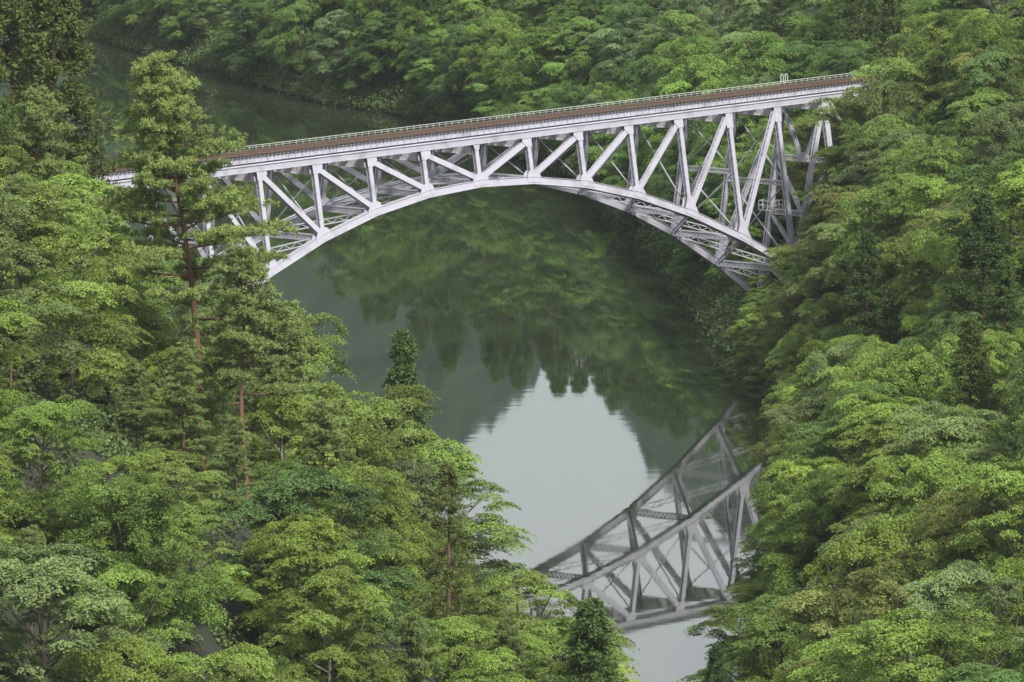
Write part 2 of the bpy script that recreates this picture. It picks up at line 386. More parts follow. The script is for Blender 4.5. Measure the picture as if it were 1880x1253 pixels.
# ---- standing trees the photograph singles out: (kind, proto, px, py of the top, distance, foot lean, colour, label)
def hero(kind, proto, H0, u, v, d, colour, tone, label, wide=1.0, rz=None, Hmin=7, Hmax=30, **kw):
    P = at(u, v, d); g = gz(P.x, P.y); H = P.z - g
    H = min(max(H, Hmin), Hmax)
    return plant(kind, proto, H0, (P.x, P.y, g), H, colour, rz, wide * (1 if kind != 'cedar' else 1), tone=tone, label=label, **kw)
MAINPINE = pine(451, 30, 7.9, (-3.0, 0), .38, boughs=52, dens=1.15)
P_ = at(372, 640, 560); g_ = gz(P_.x, P_.y); Ht = at(280, 122, 560).z - g_
plant('pine', MAINPINE, 30, (P_.x, P_.y, g_), Ht, (.205, .275, .07), 0, 1.0, tone='mid green',
      label='tallest red pine with leaning rusty trunk crossing the bridge\'s left end', hero=True)
for (u, v, d, lab, wd) in ((447, 470, 548, 'red pine right of the tallest pine, its layered boughs over bare stems', 1.15), (520, 560, 575, 'broad red pine reaching furthest right over the dark river', 1.25),
                       (30, 330, 545, 'red pine at the left picture edge below the dark conifers', 1.1), (275, 480, 585, 'red pine with short rusty stem left of the tallest pine', 1.0),
                       (60, 170, 620, 'red pine rising behind the left conifer column', 1.1), (330, 640, 535, 'low red pine below the foot of the tallest pine', 1.3), (110, 350, 600, 'red pine between the left edge and the yellow green maple', 1.0),
                       (600, 740, 552, 'low feathery red pine below the pines, left of the pointed cedar', 1.3), (250, 700, 540, 'feathery red pine on the left slope under the short rusty stem', 1.3), (430, 800, 530, 'lowest of the feathery red pines on the left slope', 1.3), (20, 560, 528, 'lower red pine at the left picture edge, mid height', 1.2)):
    hero('pine', (LOWPINE[len(TREES) % 2] if v > 555 else PINE[len(TREES) % 4]), 20, u, v, d, (.185, .25, .07), 'mid green', lab, wide=wd, hero=True)
for (u, v, d, k, c, lab, wd) in (
    (95, -60, 640, 0, (.085, .115, .026), 'dark cedar column filling the upper left corner, foremost', 1.15),
    (20, -90, 655, 1, (.088, .120, .028), 'dark cedar at the very upper left corner of the photo', 1.2),
    (738, 612, 628, 2, (.085, .140, .036), 'small dark pointed cedar alone at the left bank\'s water edge', .9),
    (822, 850, 560, 4, (.130, .165, .040), 'tall thin-crowned cedar with visible stem in the lower middle', 1.0),
    (1085, 1105, 518, 3, (.080, .135, .034), 'small cedar at the left bank\'s foot below the bridge reflection', 1.3),
    (1592, 425, 720, 0, (.060, .100, .024), 'slender dark cedar right of the arch\'s right foot', 1.15),
    (1805, 360, 650, 1, (.055, .095, .024), 'tall dark cedar near the right edge under the crest', 1.35),
    (1782, 590, 600, 2, (.080, .115, .022), 'olive cedar with blunt point at the right, below the tall dark one', 1.3),
    (1845, 480, 640, 3, (.070, .12, .026), 'dark cedar at the right picture edge beside the tall dark cedar', 1.3),
    (1315, 1188, 560, 1, (.045, .095, .025), 'little cedar spire by the water at the bottom right of the river', .9)):
    hero('cedar', CEDAR[k], 16 if k < 4 else 18, u, v, d, c, 'dark green', lab, wide=wd, hero=True, Hmin=4)

for (u, v, d) in ((825, 708, 1118), (912, 752, 1105), (952, 722, 1112), (1025, 742, 1090), (1062, 722, 1095), (1108, 798, 1080), (1145, 792, 1060), (1172, 806, 1052), (1196, 826, 1040), (1128, 776, 1088), (1218, 838, 1030), (1250, 842, 1010), (772, 640, 1135), (700, 590, 1150)):
    dep = PITCH + (v - 626.5) / FPX; zt = d * math.tan(dep) - CAM_Z; X_ = (u - 940) / FPX * d * 1.005; g_ = gz(X_, d); Hc = min(max(zt - g_, 9), 19)
    plant('cedar', CEDAR[int(u) % 4], 16, (X_, d, g_), Hc, (.100, .155, .036), wide=1.45, tone='dark green', left=False, s=40)
# broadleaves that close off both ends of the bridge, and a few more that the photograph shows at the water's edge
for (u, v, d, k, fam, tn, lab) in (
    (1385, 1062, 604, 3, 'tier', 'yellow green', 'yellow green maple reaching out over the water at the lower right bank'),
    (965, 1035, 556, 0, 'tier', 'yellow green', 'yellow green maple at the water side left of the mirrored bridge\'s left tip'),
    (1020, 1118, 536, 5, 'tier', 'bright green', 'bright green maple beside the small cedar below the mirrored bridge'),
    (1085, 1185, 522, 2, 'tier', 'lime', 'lowest pale maple reaching right at the bottom edge of the left bank'),
    (1632, 92, 803, 0, 'tier', 'bright green', 'bright green maple into which the railway deck disappears, right end'),
    (1700, 100, 812, 1, 'round', 'mid green', 'mid green oak just right of where the deck disappears'),
    (1628, 225, 800, 2, 'tier', 'mid green', 'mid green maple right of the last tall truss post'),
    (1592, 300, 797, 3, 'tier', 'grey green', 'grey green maple covering the lower half of the last truss post'),
    (1540, 400, 794, 0, 'round', 'mid green', 'mid green oak in front of the bridge\'s right lower bracing'),
    (1492, 462, 790, 1, 'tier', 'bright green', 'bright green maple hiding the arch\'s right foot'),
    (1408, 556, 786, 4, 'tier', 'yellow green', 'yellow green maple leaning over the water under the arch\'s right foot'),
    (1560, 480, 775, 2, 'round', 'bright green', 'bright green rounded oak right of the arch\'s right foot'),
    (318, 455, 700, 2, 'tier', 'mid green', 'mid green maple behind the tallest pine\'s trunk, hiding the left arch foot'),
    (392, 500, 690, 3, 'round', 'grey green', 'grey green oak right of the tallest pine\'s trunk, below the arch'),
    (455, 520, 680, 5, 'tier', 'mid green', 'mid green maple just below the arch\'s left foot'),
    (520, 575, 660, 4, 'round', 'yellow green', 'yellow green oak below the arch\'s left foot at the water side'),
    (655, 700, 600, 1, 'tier', 'yellow green', 'yellow green maple directly left of the lone pointed cedar'),
    (775, 800, 590, 2, 'tier', 'bright green', 'bright green maple at the foot of the lone pointed cedar'),
    (985, 135, 1058, 0, 'tier', 'lime', 'pale lime maple standing out on the far bank above the bridge middle')):
    fam_ = TIER if fam == 'tier' else ROUND
    hero(fam, fam_[k], 13, u, v, d, tuple(np.array(GREENS[tn])), tn, lab, wide=1.1, Hmin=4, Hmax=20, hero=True)
# outlines of the wooded banks as the photograph shows them
oL = np.array([[-400, -400], [60, -300], [130, -100], [150, 240], [190, 300], [235, 420], [300, 470], [350, 560], [430, 600], [520, 590], [600, 620], [650, 690], [760, 715], [800, 775], [865, 850],
               [915, 930], [975, 1010], [1060, 1085], [1110, 1140], [1180, 1230], [1230, 1300], [1300, 1600]])
oR = np.array([[-200, 1570], [100, 1560], [170, 1548], [240, 1520], [300, 1500], [430, 1440], [480, 1400], [560, 1330], [620, 1350], [700, 1400], [760, 1432], [850, 1385], [1000, 1372], [1060, 1366], [1100, 1320], [1150, 1285], [1253, 1290], [1500, 1290]])
axis0 = np.array(bridge_to_world(-60, 2.6, 0)[:2]); axis1 = np.array(bridge_to_world(160, 2.6, 0)[:2])
def axis_dist(x, y):
    e = axis1 - axis0; p = np.array([x, y]) - axis0; t = (p @ e) / (e @ e)
    return abs(p[0] * e[1] - p[1] * e[0]) / np.linalg.norm(e), t * 220 - 60
# distances already taken
taken = [(t['x'], t['y']) for t in TREES]
def scatter(n, xr, yr, spacing, accept):
    pts = []; cell = {}
    def near(x, y, s):
        i, j = int(x // 8), int(y // 8)
        return any((x - a) ** 2 + (y - b) ** 2 < s * s for di in (-1, 0, 1) for dj in (-1, 0, 1) for a, b in cell.get((i + di, j + dj), ()))
    for a, b in taken: cell.setdefault((int(a // 8), int(b // 8)), []).append((a, b))
    X = rng.uniform(*xr, n); Y = rng.uniform(*yr, n); S = np.maximum(signed(np.stack([X, Y], 1), shoreL), signed(np.stack([X, Y], 1), shoreR)); G = ground(X, Y)
    for x, y, s, g in zip(X, Y, S, G):
        if s < .5: continue
        q = spacing(x, y, s)
        if near(x, y, q): continue
        if not accept(x, y, s, g): continue
        cell.setdefault((int(x // 8), int(y // 8)), []).append((x, y)); taken.append((x, y)); pts.append((x, y, s, g))
    return pts
def accept(x, y, s, g):
    half = .0655 * y + 7
    if abs(x) > half: return False
    u, v = px((x, y, g + 8)); 
    if v[0] > 1253 + 200: return False
    if v[0] < -230 and y < 900: return False
    if y > 840 and s > 75: return False
    if y > 940 and s > 60: return False
    ad, al = axis_dist(x, y)
    if ad < 5.2 and al < 109: return False
    if ad < 3.4 and al < 140: return False
    return True
pts = scatter(26000, (-110, 110), (400, 1330), lambda x, y, s: (3.2 if s < 4 else 4.8 if s < 12 else 6.1) * (1 if y < 900 else 1.15), accept)
CLEAR = [(1592, 610, 720, 25), (1805, 560, 650, 30), (1782, 740, 600, 30), (1845, 600, 640, 15), (738, 690, 628, 15), (822, 1130, 560, 35),
         (447, 640, 548, 40), (520, 700, 575, 50), (600, 850, 552, 40), (250, 830, 540, 50), (430, 930, 530, 50), (90, 240, 640, 40), (275, 600, 585, 20), (365, 640, 560, 25)]
for x, y, s, g in pts:
    left = signed([[x, y]], shoreL)[0] > 0
    H = float(np.clip(rng.normal(12.5, 2.2), 8, 17)) * ((.62 if s < 4 else .85 if s < 9 else 1) if y < 840 else (.85 if s < 4 else 1))
    ad, al = axis_dist(x, y)
    r_ = rng.random(); kind = 'tier' if r_ < .55 else 'round' if r_ < .93 else 'pale'
    if left and y < 800:
        tone, c = pick(['yellow green', 'lime', 'bright green', 'mid green', 'grey green', 'deep green'], [.34, .10, .20, .16, .14, .06])
        if rng.random() < .06: kind, tone, c = 'pine', 'mid green', (.185, .25, .07)
    elif y < 830:
        tone, c = pick(['yellow green', 'lime', 'bright green', 'mid green', 'grey green', 'deep green', 'olive green'], [.10, .03, .26, .28, .14, .10, .09])
        if y > 640 and x > 38 and rng.random() < .10: kind, tone, c = 'cedar', 'dark green', (.042, .078, .02)
    else:
        tone, c = pick(['yellow green', 'bright green', 'mid green', 'grey green', 'deep green'], [.06, .16, .34, .24, .20])
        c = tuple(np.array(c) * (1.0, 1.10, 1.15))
        if s > 18 and rng.random() < .22: kind, tone, c = 'cedar', 'dark green', (.085, .13, .032); 
        if s > 18 and kind == 'cedar': H *= 1.25
    if ad < 11 and 96 < al < 109: H = min(H, max(4, 22.5 - g))
    if ad < 9 and al < 0: H = min(H, max(4, 21 - g))
    if s > 30 and y > 860: H = min(H, 15 + (4 if kind == 'cedar' else 0))
    # keep the open water and the bridge clear, as in the photograph
    cr_ = H * .33 * FPX / y; u, v = px((x, y, g + H)); u, v = u[0], v[0]
    if y < 800 and left:
        lim = max(np.interp(u + k * cr_, oL[:, 0], oL[:, 1]) for k in (-.6, 0, .6))
        if v < lim:
            H -= (lim - v) * y / FPX
    if not left and y < 832:
        ok = False
        for tries in range(8):
            cr_ = H * .41 * FPX / y; u, v = px((x, y, g + H)); u, v = u[0], v[0]
            hh = H * FPX / y
            need = max(np.interp(v + k * hh, oR[:, 0], oR[:, 1]) - wd_ * cr_ for k, wd_ in ((.04, .35), (.25, .85), (.5, 1), (.8, .9)))
            if u > need + 6: ok = True; break
            H *= .86
        if not ok: H = 0
    # nothing taller stands right in front of a conifer that the photograph shows rising free
    for hu, hv, hd, hw in CLEAR:
        if y < hd + 1 and H > 0:
            cr_ = H * .40 * FPX / y; u, v = px((x, y, g + H)); u, v = u[0], v[0]
            if abs(u - hu) < hw + cr_ * .8 and v < hv: H -= (hv - v) * y / FPX
    if y > 800 and left and x > -.062 * y + 4: continue
    if H < 3.2: continue
    src = {'tier': TIER, 'round': ROUND, 'pale': PALE, 'cedar': CEDAR[:4], 'pine': PINE}[kind]
    H0 = {'tier': 13, 'round': 13, 'pale': 13, 'cedar': 16, 'pine': 20}[kind]
    if kind == 'pine': H = min(H * 1.25, 18) if H > 10 else H
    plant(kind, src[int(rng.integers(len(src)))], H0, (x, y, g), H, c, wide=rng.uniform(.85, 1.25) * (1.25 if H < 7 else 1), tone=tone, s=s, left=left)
print('TREES', len(TREES), {k: sum(t['kind'] == k for t in TREES) for k in ('tier', 'round', 'pale', 'cedar', 'pine')})

# ------------------------------------------------------------------ undergrowth
def undergrowth():
    n = 110000; X = rng.uniform(-105, 105, n); Y = rng.uniform(400, 1330, n)
    S = np.maximum(signed(np.stack([X, Y], 1), shoreL), signed(np.stack([X, Y], 1), shoreR))
    k = (S > -.5) & (S < 62) & (np.abs(X) < .07 * Y + 4) & ((S < 8) | (Y < 840) | (rng.random(n) < .4)); X, Y, S = X[k], Y[k], S[k]; G = ground(X, Y)
    n = 170000; X2 = rng.uniform(-95, 35, n); Y2 = rng.uniform(800, 1300, n); S2 = signed(np.stack([X2, Y2], 1), shoreR)
    k = (S2 > -.8) & (S2 < 7) & (np.abs(X2) < .07 * Y2 + 4); X = np.concatenate([X, X2[k]]); Y = np.concatenate([Y, Y2[k]]); S = np.concatenate([S, S2[k]]); G = np.concatenate([G, ground(X2[k], Y2[k])])
    m = 34; N = len(X); print('BUSH', N)
    r_ = rng.uniform(.5, 1.3, N) * np.where(S < 5, 1.7, 1); X = X - 0
    a = rng.random((N, m)) * 6.283; q = np.sqrt(rng.random((N, m))) * r_[:, None]; zz = (rng.random((N, m)) ** .6) * r_[:, None] * 1.1
    C = np.stack([X[:, None] + q * np.cos(a), Y[:, None] + q * np.sin(a), np.maximum(G, 0)[:, None] + zz * (1 - .4 * (q / r_[:, None]) ** 2)], 2).reshape(-1, 3)
    NN = rng.normal(size=(len(C), 3)) * .6 + np.array([0, 0, .6])
    T = np.stack([np.repeat(rng.random(N), m), np.repeat(rng.random(N), m)], 1)
    o = obj('undergrowth', quads('undergrowth', leaves(C, NN, rng.uniform(.26, .44, len(C)), .22), LEAF, T)); o.color = (.095, .145, .042, 1)
    tag(o, 'low green undergrowth covering the forest floor on both banks', 'undergrowth', kind='stuff')
undergrowth()

# ------------------------------------------------------------------ water
def water():
    s = 3000; mb = MB(); mb.poly([(-s, -400, 0), (s, -400, 0), (s, 5200, 0), (-s, 5200, 0)], [(0, 1, 2, 3)])
    m = bpy.data.materials.new('river water'); m.use_nodes = True; t = m.node_tree; p = t.nodes['Principled BSDF']
    p.inputs['Base Color'].default_value = (.018, .026, .013, 1); p.inputs['Roughness'].default_value = .012; p.inputs['IOR'].default_value = 1.333
    c = t.nodes.new('ShaderNodeTexCoord'); q = t.nodes.new('ShaderNodeMapping'); q.inputs['Scale'].default_value = (.35, 1, 1)
    n = t.nodes.new('ShaderNodeTexNoise'); n.inputs['Scale'].default_value = .35; n.inputs['Detail'].default_value = 3
    n2 = t.nodes.new('ShaderNodeTexNoise'); n2.inputs['Scale'].default_value = .03; n2.inputs['Detail'].default_value = 3
    m2 = t.nodes.new('ShaderNodeMapRange'); m2.inputs[1].default_value = .45; m2.inputs[2].default_value = .65; m2.inputs[3].default_value = .014; m2.inputs[4].default_value = .032
    t.links.new(q.outputs[0], n2.inputs['Vector']); t.links.new(n2.outputs['Fac'], m2.inputs[0]); t.links.new(m2.outputs[0], p.inputs['Roughness'])
    b = t.nodes.new('ShaderNodeBump'); b.inputs['Strength'].default_value = 1; b.inputs['Distance'].default_value = .0015
    t.links.new(c.outputs['Object'], q.inputs[0]); t.links.new(q.outputs[0], n.inputs['Vector']); t.links.new(n.outputs['Fac'], b.inputs['Height']); t.links.new(b.outputs[0], p.inputs['Normal'])
    tag(mb.build('water', m), kind='structure')
water()

def boulder(loc, r_, seed, label):
    rg = np.random.default_rng(seed); import bmesh
    bm = bmesh.new(); bmesh.ops.create_icosphere(bm, subdivisions=4, radius=1)
    k = rg.normal(0, 1.6, (7, 3)); f = rg.uniform(0, 6, 7)
    for v in bm.verts:
        p = np.array(v.co); a = sum(math.sin(float(k[i] @ p * (1 + .6 * i)) + f[i]) / (1 + i) for i in range(7))
        v.co = Vector((p[0] * r_[0], p[1] * r_[1], p[2] * r_[2])) * (1 + .16 * a)
    me = bpy.data.meshes.new('river_rock'); bm.to_mesh(me); bm.free(); me.materials.append(ROCK)
    o = obj('river_rock', me); o.location = loc; tag(o, label, 'rock', 'rocks at the waterline')
for u, v, r_, lab in ((528, 140, (3.4, 2.4, 2.6), 'large pale rock jutting into the water on the far bank'),):
    d = CAM_Z / math.tan(PITCH + (v + 10 - 626.5) / FPX); x = (u - 940) / FPX * d
    boulder((x, d, .3), r_, int(u), lab)
# ------------------------------------------------------------------ hills beyond
def hills():
    xs = np.linspace(-900, 900, 360); ys = np.linspace(1900, 3500, 200); X, Y = np.meshgrid(xs, ys)
    # crest heights by bearing: high on the left, a saddle in the middle, rising again on the right
    az = (X / Y) * FPX + 940
    e = np.interp(az, [-600, 300, 640, 800, 860, 900, 950, 1000, 1060, 1130, 1200, 1260, 1330, 1450, 2000], [350, 335, 300, 281, 276, 272, 265, 255, 240, 268, 290, 300, 308, 320, 350])
    Z = e * np.exp(-((Y - 2700) / 420) ** 2) + bumps(X * .35, Y * .35) * 5 * np.exp(-((Y - 2700) / 600) ** 2)
    Z = Z + np.abs(rng.normal(0, 3.6, Z.shape)) * (Z > 20) - 9
    n, m = X.shape; i = np.arange(n * m).reshape(n, m); f = np.stack([i[:-1, :-1], i[:-1, 1:], i[1:, 1:], i[1:, :-1]], 2).reshape(-1, 4)
    me = bpy.data.meshes.new('hills'); me.from_pydata(np.stack([X, Y, Z], 2).reshape(-1, 3).tolist(), [], f.tolist())
    me.materials.append(mat('wooded hillside', (.012, .026, .018), 1, ((.022, .042, .024), .4, .65), .8, .06, 6)); me.update()
    tag(obj('hills', me), kind='structure')
hills()
# ---- leave out trees the photograph shows nothing of, neither directly nor in the water
def shown(trees, mirror, cover, q=4.0):
    order = sorted(trees, key=lambda t: t['y'])
    for t in order:
        cw = {'tier': .36, 'round': .35, 'pale': .36, 'cedar': .19, 'pine': .25}[t['kind']] * t['H']
        zc, hz_ = t['z'] + .56 * t['H'], .46 * t['H']
        u, v = px((t['x'], t['y'], -zc if mirror else zc)); u, v = u[0] / q, v[0] / q; a, b = cw * FPX / t['y'] / q, hz_ * FPX / t['y'] / q
        x0, x1, y0, y1 = int(max(0, u - a)), int(min(cover.shape[1] - 1, u + a)), int(max(0, v - b)), int(min(cover.shape[0] - 1, v + b))
        t['n' + 'dm'[mirror]] = 0
        if x1 < x0 or y1 < y0: continue
        yy, xx = np.mgrid[y0:y1 + 1, x0:x1 + 1]; m = ((xx - u) / a) ** 2 + ((yy - v) / b) ** 2 < 1
        sub = cover[y0:y1 + 1, x0:x1 + 1]; new = m & ~sub; t['n' + 'dm'[mirror]] = int(new.sum())
        if not mirror and new.any(): t['u'], t['v'] = float(xx[new].mean() * q), float(yy[new].mean() * q)
        elif not mirror: t['u'], t['v'] = u * q, v * q
        sub |= m & (np.random.default_rng(int(abs(t['x'] * 77 + t['y']))).random(m.shape) < .93)
for t in TREES: t['u'], t['v'] = [float(a[0]) for a in px((t['x'], t['y'], t['z'] + t['H'] * .5))]
cover = np.zeros((314, 470), bool); shown(TREES, 0, cover); shown(TREES, 1, cover)
keep_ = []
for t in TREES:
    t['shown'] = t['nd'] >= 12
    if t['nd'] >= 12 or t['nm'] >= 14 or t.get('hero') or t.get('label'): keep_.append(t)
    else:
        for c in list(t['o'].children): bpy.data.objects.remove(c)
        bpy.data.objects.remove(t['o'])
TREES = keep_
print('KEPT', len(TREES), {k: sum(t['kind'] == k for t in TREES) for k in ('tier', 'round', 'pale', 'cedar', 'pine')})
# ------------------------------------------------------------------ the bridge
BAT, WID, LP = .150129, 5.304, 8.0
depth = lambda k: 3.895 + .35957 * (k - 6) ** 2
bridge = tag(empty('railway_bridge', BR, YAW), 'pale lilac steel arch railway bridge spanning the river between wooded banks', 'bridge')
def node(k, far, d=0.0):
    return Vector((LP * k - 48, WID + BAT * d if far else -BAT * d, -d))
def nrm(far): return Vector((0, 1, BAT)).normalized() if far else Vector((0, -1, BAT)).normalized()
def member(name, p, q, n, wd, dp, parent=bridge, lace=True, proud=0.0, flange=.09, matl=None):
    """two plates facing along n joined by zigzag lacing on the open sides"""
    a = (q - p); L = a.length; a = a / L; n = (n - a * n.dot(a)).normalized(); t = n.cross(a); mb = MB()
    for s in (-1, 1):
        o = n * (s * (dp / 2 - .02)); mb.bar(p + o, q + o, t, wd, n, .035)
        for e in (-1, 1):
            o2 = n * (s * (dp / 2 - flange / 2 + proud)) + t * (e * (wd / 2 - .002)); mb.bar(p + o2, q + o2, n, flange, t, .03)
    if lace:
        m = max(2, int(L / (dp * .95))); m += m % 2
        for e in (-1, 1):
            for i in range(m):
                s = 1 if i % 2 else -1
                f, g = p.lerp(q, i / m), p.lerp(q, (i + 1) / m); o = t * (e * (wd / 2 + .015)); h = dp / 2 - .06
                mb.bar(f + o + n * h * s, g + o - n * h * s, a, .07, t, .02)
    return mb.build(name, matl or PAINT, parent)
def laced(name, p, q, v, h, wd=.12, double=False, gap=0.0, parent=bridge, pitch=.62):
    """open lattice beam: two flats h apart along v, zigzag (or crossed) bars between"""
    a = (q - p); L = a.length; a = a / L; v = (v - a * v.dot(a)).normalized(); c = a.cross(v); mb = MB()
    for lay in ((-gap / 2, gap / 2) if gap else (0,)):
        o = c * lay
        for s in (-1, 1): mb.bar(p + o + v * s * h / 2, q + o + v * s * h / 2, v, .10, c, wd)
        m = max(2, int(L / pitch)); m += m % 2
        for i in range(m):
            for s in ((1, -1) if double else ((1,) if i % 2 else (-1,))):
                f, g = p.lerp(q, i / m), p.lerp(q, (i + 1) / m)
                mb.bar(f + o + v * s * (h / 2 - .04), g + o - v * s * (h / 2 - .04), c, .03, a, .11)
    return mb.build(name, PAINT, parent)
def plate(mb, k, far, d0, pts, n, off, th=.03):
    """gusset outline pts (x along bridge, d down the truss plane) set off along n"""
    base = node(k, far, 0); dn = Vector((0, BAT if far else -BAT, -1)).normalized()
    ring = [base + Vector((x, 0, 0)) + dn * (d0 + y) + n * off for x, y in pts]
    mb.prism(ring, n * th)
for far in (False, True):
    n = nrm(far); s_ = -1 if not far else 1; y0 = WID if far else 0
    # top chord with its projecting cover plates
    mb = MB()
    mb.box(-80, 90, y0 - .25, y0 + .25, .035, .62); mb.box(-80, 90, y0 - .34, y0 + .34, .62, .67); mb.box(-80, 90, y0 - .30, y0 + .30, -.005, .035)
    for k in range(-3, 17): mb.box(8 * k - 48 - .5 + 4, 8 * k - 48 + .5 + 4, y0 - .262, y0 + .262, .1, .56)
    mb.build('top_chord', PAINT, bridge)
    # arch rib, straight from node to node
    mb = MB()
    for k in range(-1, 13):
        p, q = node(k, far, depth(k)), node(k + 1, far, depth(k + 1))
        a = (q - p).normalized(); nn = n; t = nn.cross(a)
        if t.z < 0: t = -t
        e = a * .04
        for sg in (-1, 1): mb.bar(p - e + nn * sg * .23, q + e + nn * sg * .23, t, .68, nn, .05)
        for sg in (-1, 1):
            mb.bar(p - e + t * .365 + nn * sg * .24, q + e + t * .365 + nn * sg * .24, nn, .20, t, .045)
            mb.bar(p - e - t * .355 + nn * sg * .23, q + e - t * .355 + nn * sg * .23, nn, .13, t, .03)
        m = 18
        for i in range(m):
            sg = 1 if i % 2 else -1; f, g = p.lerp(q, i / m), p.lerp(q, (i + 1) / m)
            mb.bar(f + t * .37 + nn * sg * .17, g + t * .37 - nn * sg * .17, a, .08, t, .02)
            mb.bar(f - t * .34 + nn * sg * .17, g - t * .34 - nn * sg * .17, a, .08, t, .02)
    mb.build('arch_rib', PAINT, bridge)
    for k in range(-1, 14):
        D = depth(k); wd = .50 if 0 <= k <= 12 else .72
        member('post', node(k, far, .02), node(k, far, D - .36), n, wd, .42)
        # gussets, front and back
        mb = MB(); sd = 1 if k < 6 else -1 if k > 6 else 0
        for o in (.215, -.245):
            if k in (-1, 13): top = [(-.62, .0), (.62, .0), (.55, 1.7), (-.62, 1.7)]
            elif k >= 11: top = [(-.62, 0), (.5, 0), (.42, 1.6), (-.62, 1.6)]
            elif k <= 1: top = [(-.5, 0), (.62, 0), (.62, 1.6), (-.42, 1.6)]
            elif sd > 0: top = [(-.42, 0), (.95, 0), (1.05, .35), (.4, .95), (-.38, .95)]
            elif sd < 0: top = [(-.95, 0), (.42, 0), (.38, .95), (-.4, .95), (-1.05, .35)]
            else: top = [(-.5, 0), (.5, 0), (.32, .6), (-.32, .6)]
            if far and o > 0: continue
            mb = MB(); plate(mb, k, far, 0, top, n, o); mb.build('gusset', PAINT, bridge)
            Dn = D * math.sqrt(1 + BAT * BAT)
            if 0 <= k <= 12:
                sl_ = (depth(k + 1) - depth(k - 1)) / 16
                hx = 1.15 if k == 6 else .9
                l_, r__ = (-hx - (.25 if sd > 0 else 0), hx + (.25 if sd < 0 else 0))
                hgt = .75 if 3 <= k <= 9 else 1.45; ear = lambda x: sl_ * x - .36 - .35
                bot = [(l_, sl_ * l_ - .36), (l_ * .8, ear(l_ * .8)), (-.38, -hgt - .3), (.38, -hgt - .3), (r__ * .8, ear(r__ * .8)), (r__, sl_ * r__ - .36), (r__, sl_ * r__ + .2), (l_, sl_ * l_ + .2)]
                mb = MB(); plate(mb, k, far, Dn, bot, n, o + (.05 if o > 0 else -.05)) or mb.build('gusset', PAINT, bridge)
    for k in range(-1, 13):
        # diagonals fall towards the crown
        tk, bk = (k, k + 1) if k < 6 else (k + 1, k)
        Dt, Db = .45, depth(bk) - .5
        x = .22 if tk < bk else -.22
        member('diagonal', node(tk, far, Dt) + Vector((x * 1.6, 0, 0)), node(bk, far, Db) - Vector((x, 0, 0)), n, .52, .40)
# cross bracing between the two trusses
Z = Vector((0, 0, 1))
for k in range(-4, 17):
    x = 8 * k - 48; mb = MB(); mb.box(x - .18, x + .18, .30, WID - .30, -.98, -.012)
    mb.box(x - .26, x + .26, .28, WID - .28, -1.02, -.98)
    for y in (.32, 1.3, 2.65, 4.0, 4.9): mb.box(x - .235, x + .235, y - .03, y + .03, -.975, -.03)
    mb.build('floor_beam', STAINED, bridge)
for k in range(-1, 14):
    D = depth(k); a, b = node(k, False, D), node(k, True, D)
    laced('cross_strut', a + Vector((0, .3, 0)), b - Vector((0, .3, 0)), Z, .55, .1, True, .34, pitch=.55)
    ta, tb = node(k, False, 1.0), node(k, True, 1.0); yn = Vector((1, 0, 0))
    def rod(p, q, th=.10):
        mb = MB(); d = (q - p).normalized(); mb.bar(p, q, yn, th, d.cross(yn), th); return mb.build('sway_brace', PAINT, bridge)
    if k in (-1, 13):
        lv = [0, .29 * D, .56 * D, .80 * D, D]
        for i in range(1, 4):
            laced('sway_strut', node(k, False, lv[i]) + Vector((0, .2, 0)), node(k, True, lv[i]) - Vector((0, .2, 0)), Z, .5, .1, False, .3, pitch=.4)
        for i in range(4):
            top, lo = max(lv[i], .6), lv[i + 1]; mid = (node(k, False, lo) + node(k, True, lo)) / 2
            for f in (False, True): member('sway_brace', node(k, f, top), mid + Vector((0, -.2 if not f else .2, 0)), yn, .3, .36)
        mb = MB(); m_ = (node(k, False, lv[1]) + node(k, True, lv[1])) / 2
        mb.prism([m_ + Vector((-.22, dy, dz)) for dy, dz in ((-.7, -.3), (.7, -.3), (.45, .6), (-.45, .6))], (.44, 0, 0)); mb.build('gusset', PAINT, bridge)
    elif k in (0, 1, 11, 12):
        M_ = D * .47
        laced('sway_strut', node(k, False, M_) + Vector((0, .2, 0)), node(k, True, M_) - Vector((0, .2, 0)), Z, .42, .1, False, .3, pitch=.36)
        for u_, l_ in ((1.0, M_), (M_, D)):
            rod(node(k, False, u_), node(k, True, l_)); rod(node(k, True, u_) + Vector((.12, 0, 0)), node(k, False, l_) + Vector((.12, 0, 0)))
    else:
        rod(ta, node(k, True, D)); rod(tb + Vector((.12, 0, 0)), node(k, False, D) + Vector((.12, 0, 0)))
for k in range(-1, 13):
    D0, D1 = depth(k), depth(k + 1)
    p, q = node(k, True, D0), node(k + 1, False, D1); p2, q2 = node(k, False, D0), node(k + 1, True, D1)
    laced('lateral_brace', p.lerp(q, .05), p.lerp(q, .95), Z, .50)
    laced('lateral_brace', p2.lerp(q2, .05) - Z * .02, p2.lerp(q2, .95) - Z * .02, Z, .44)
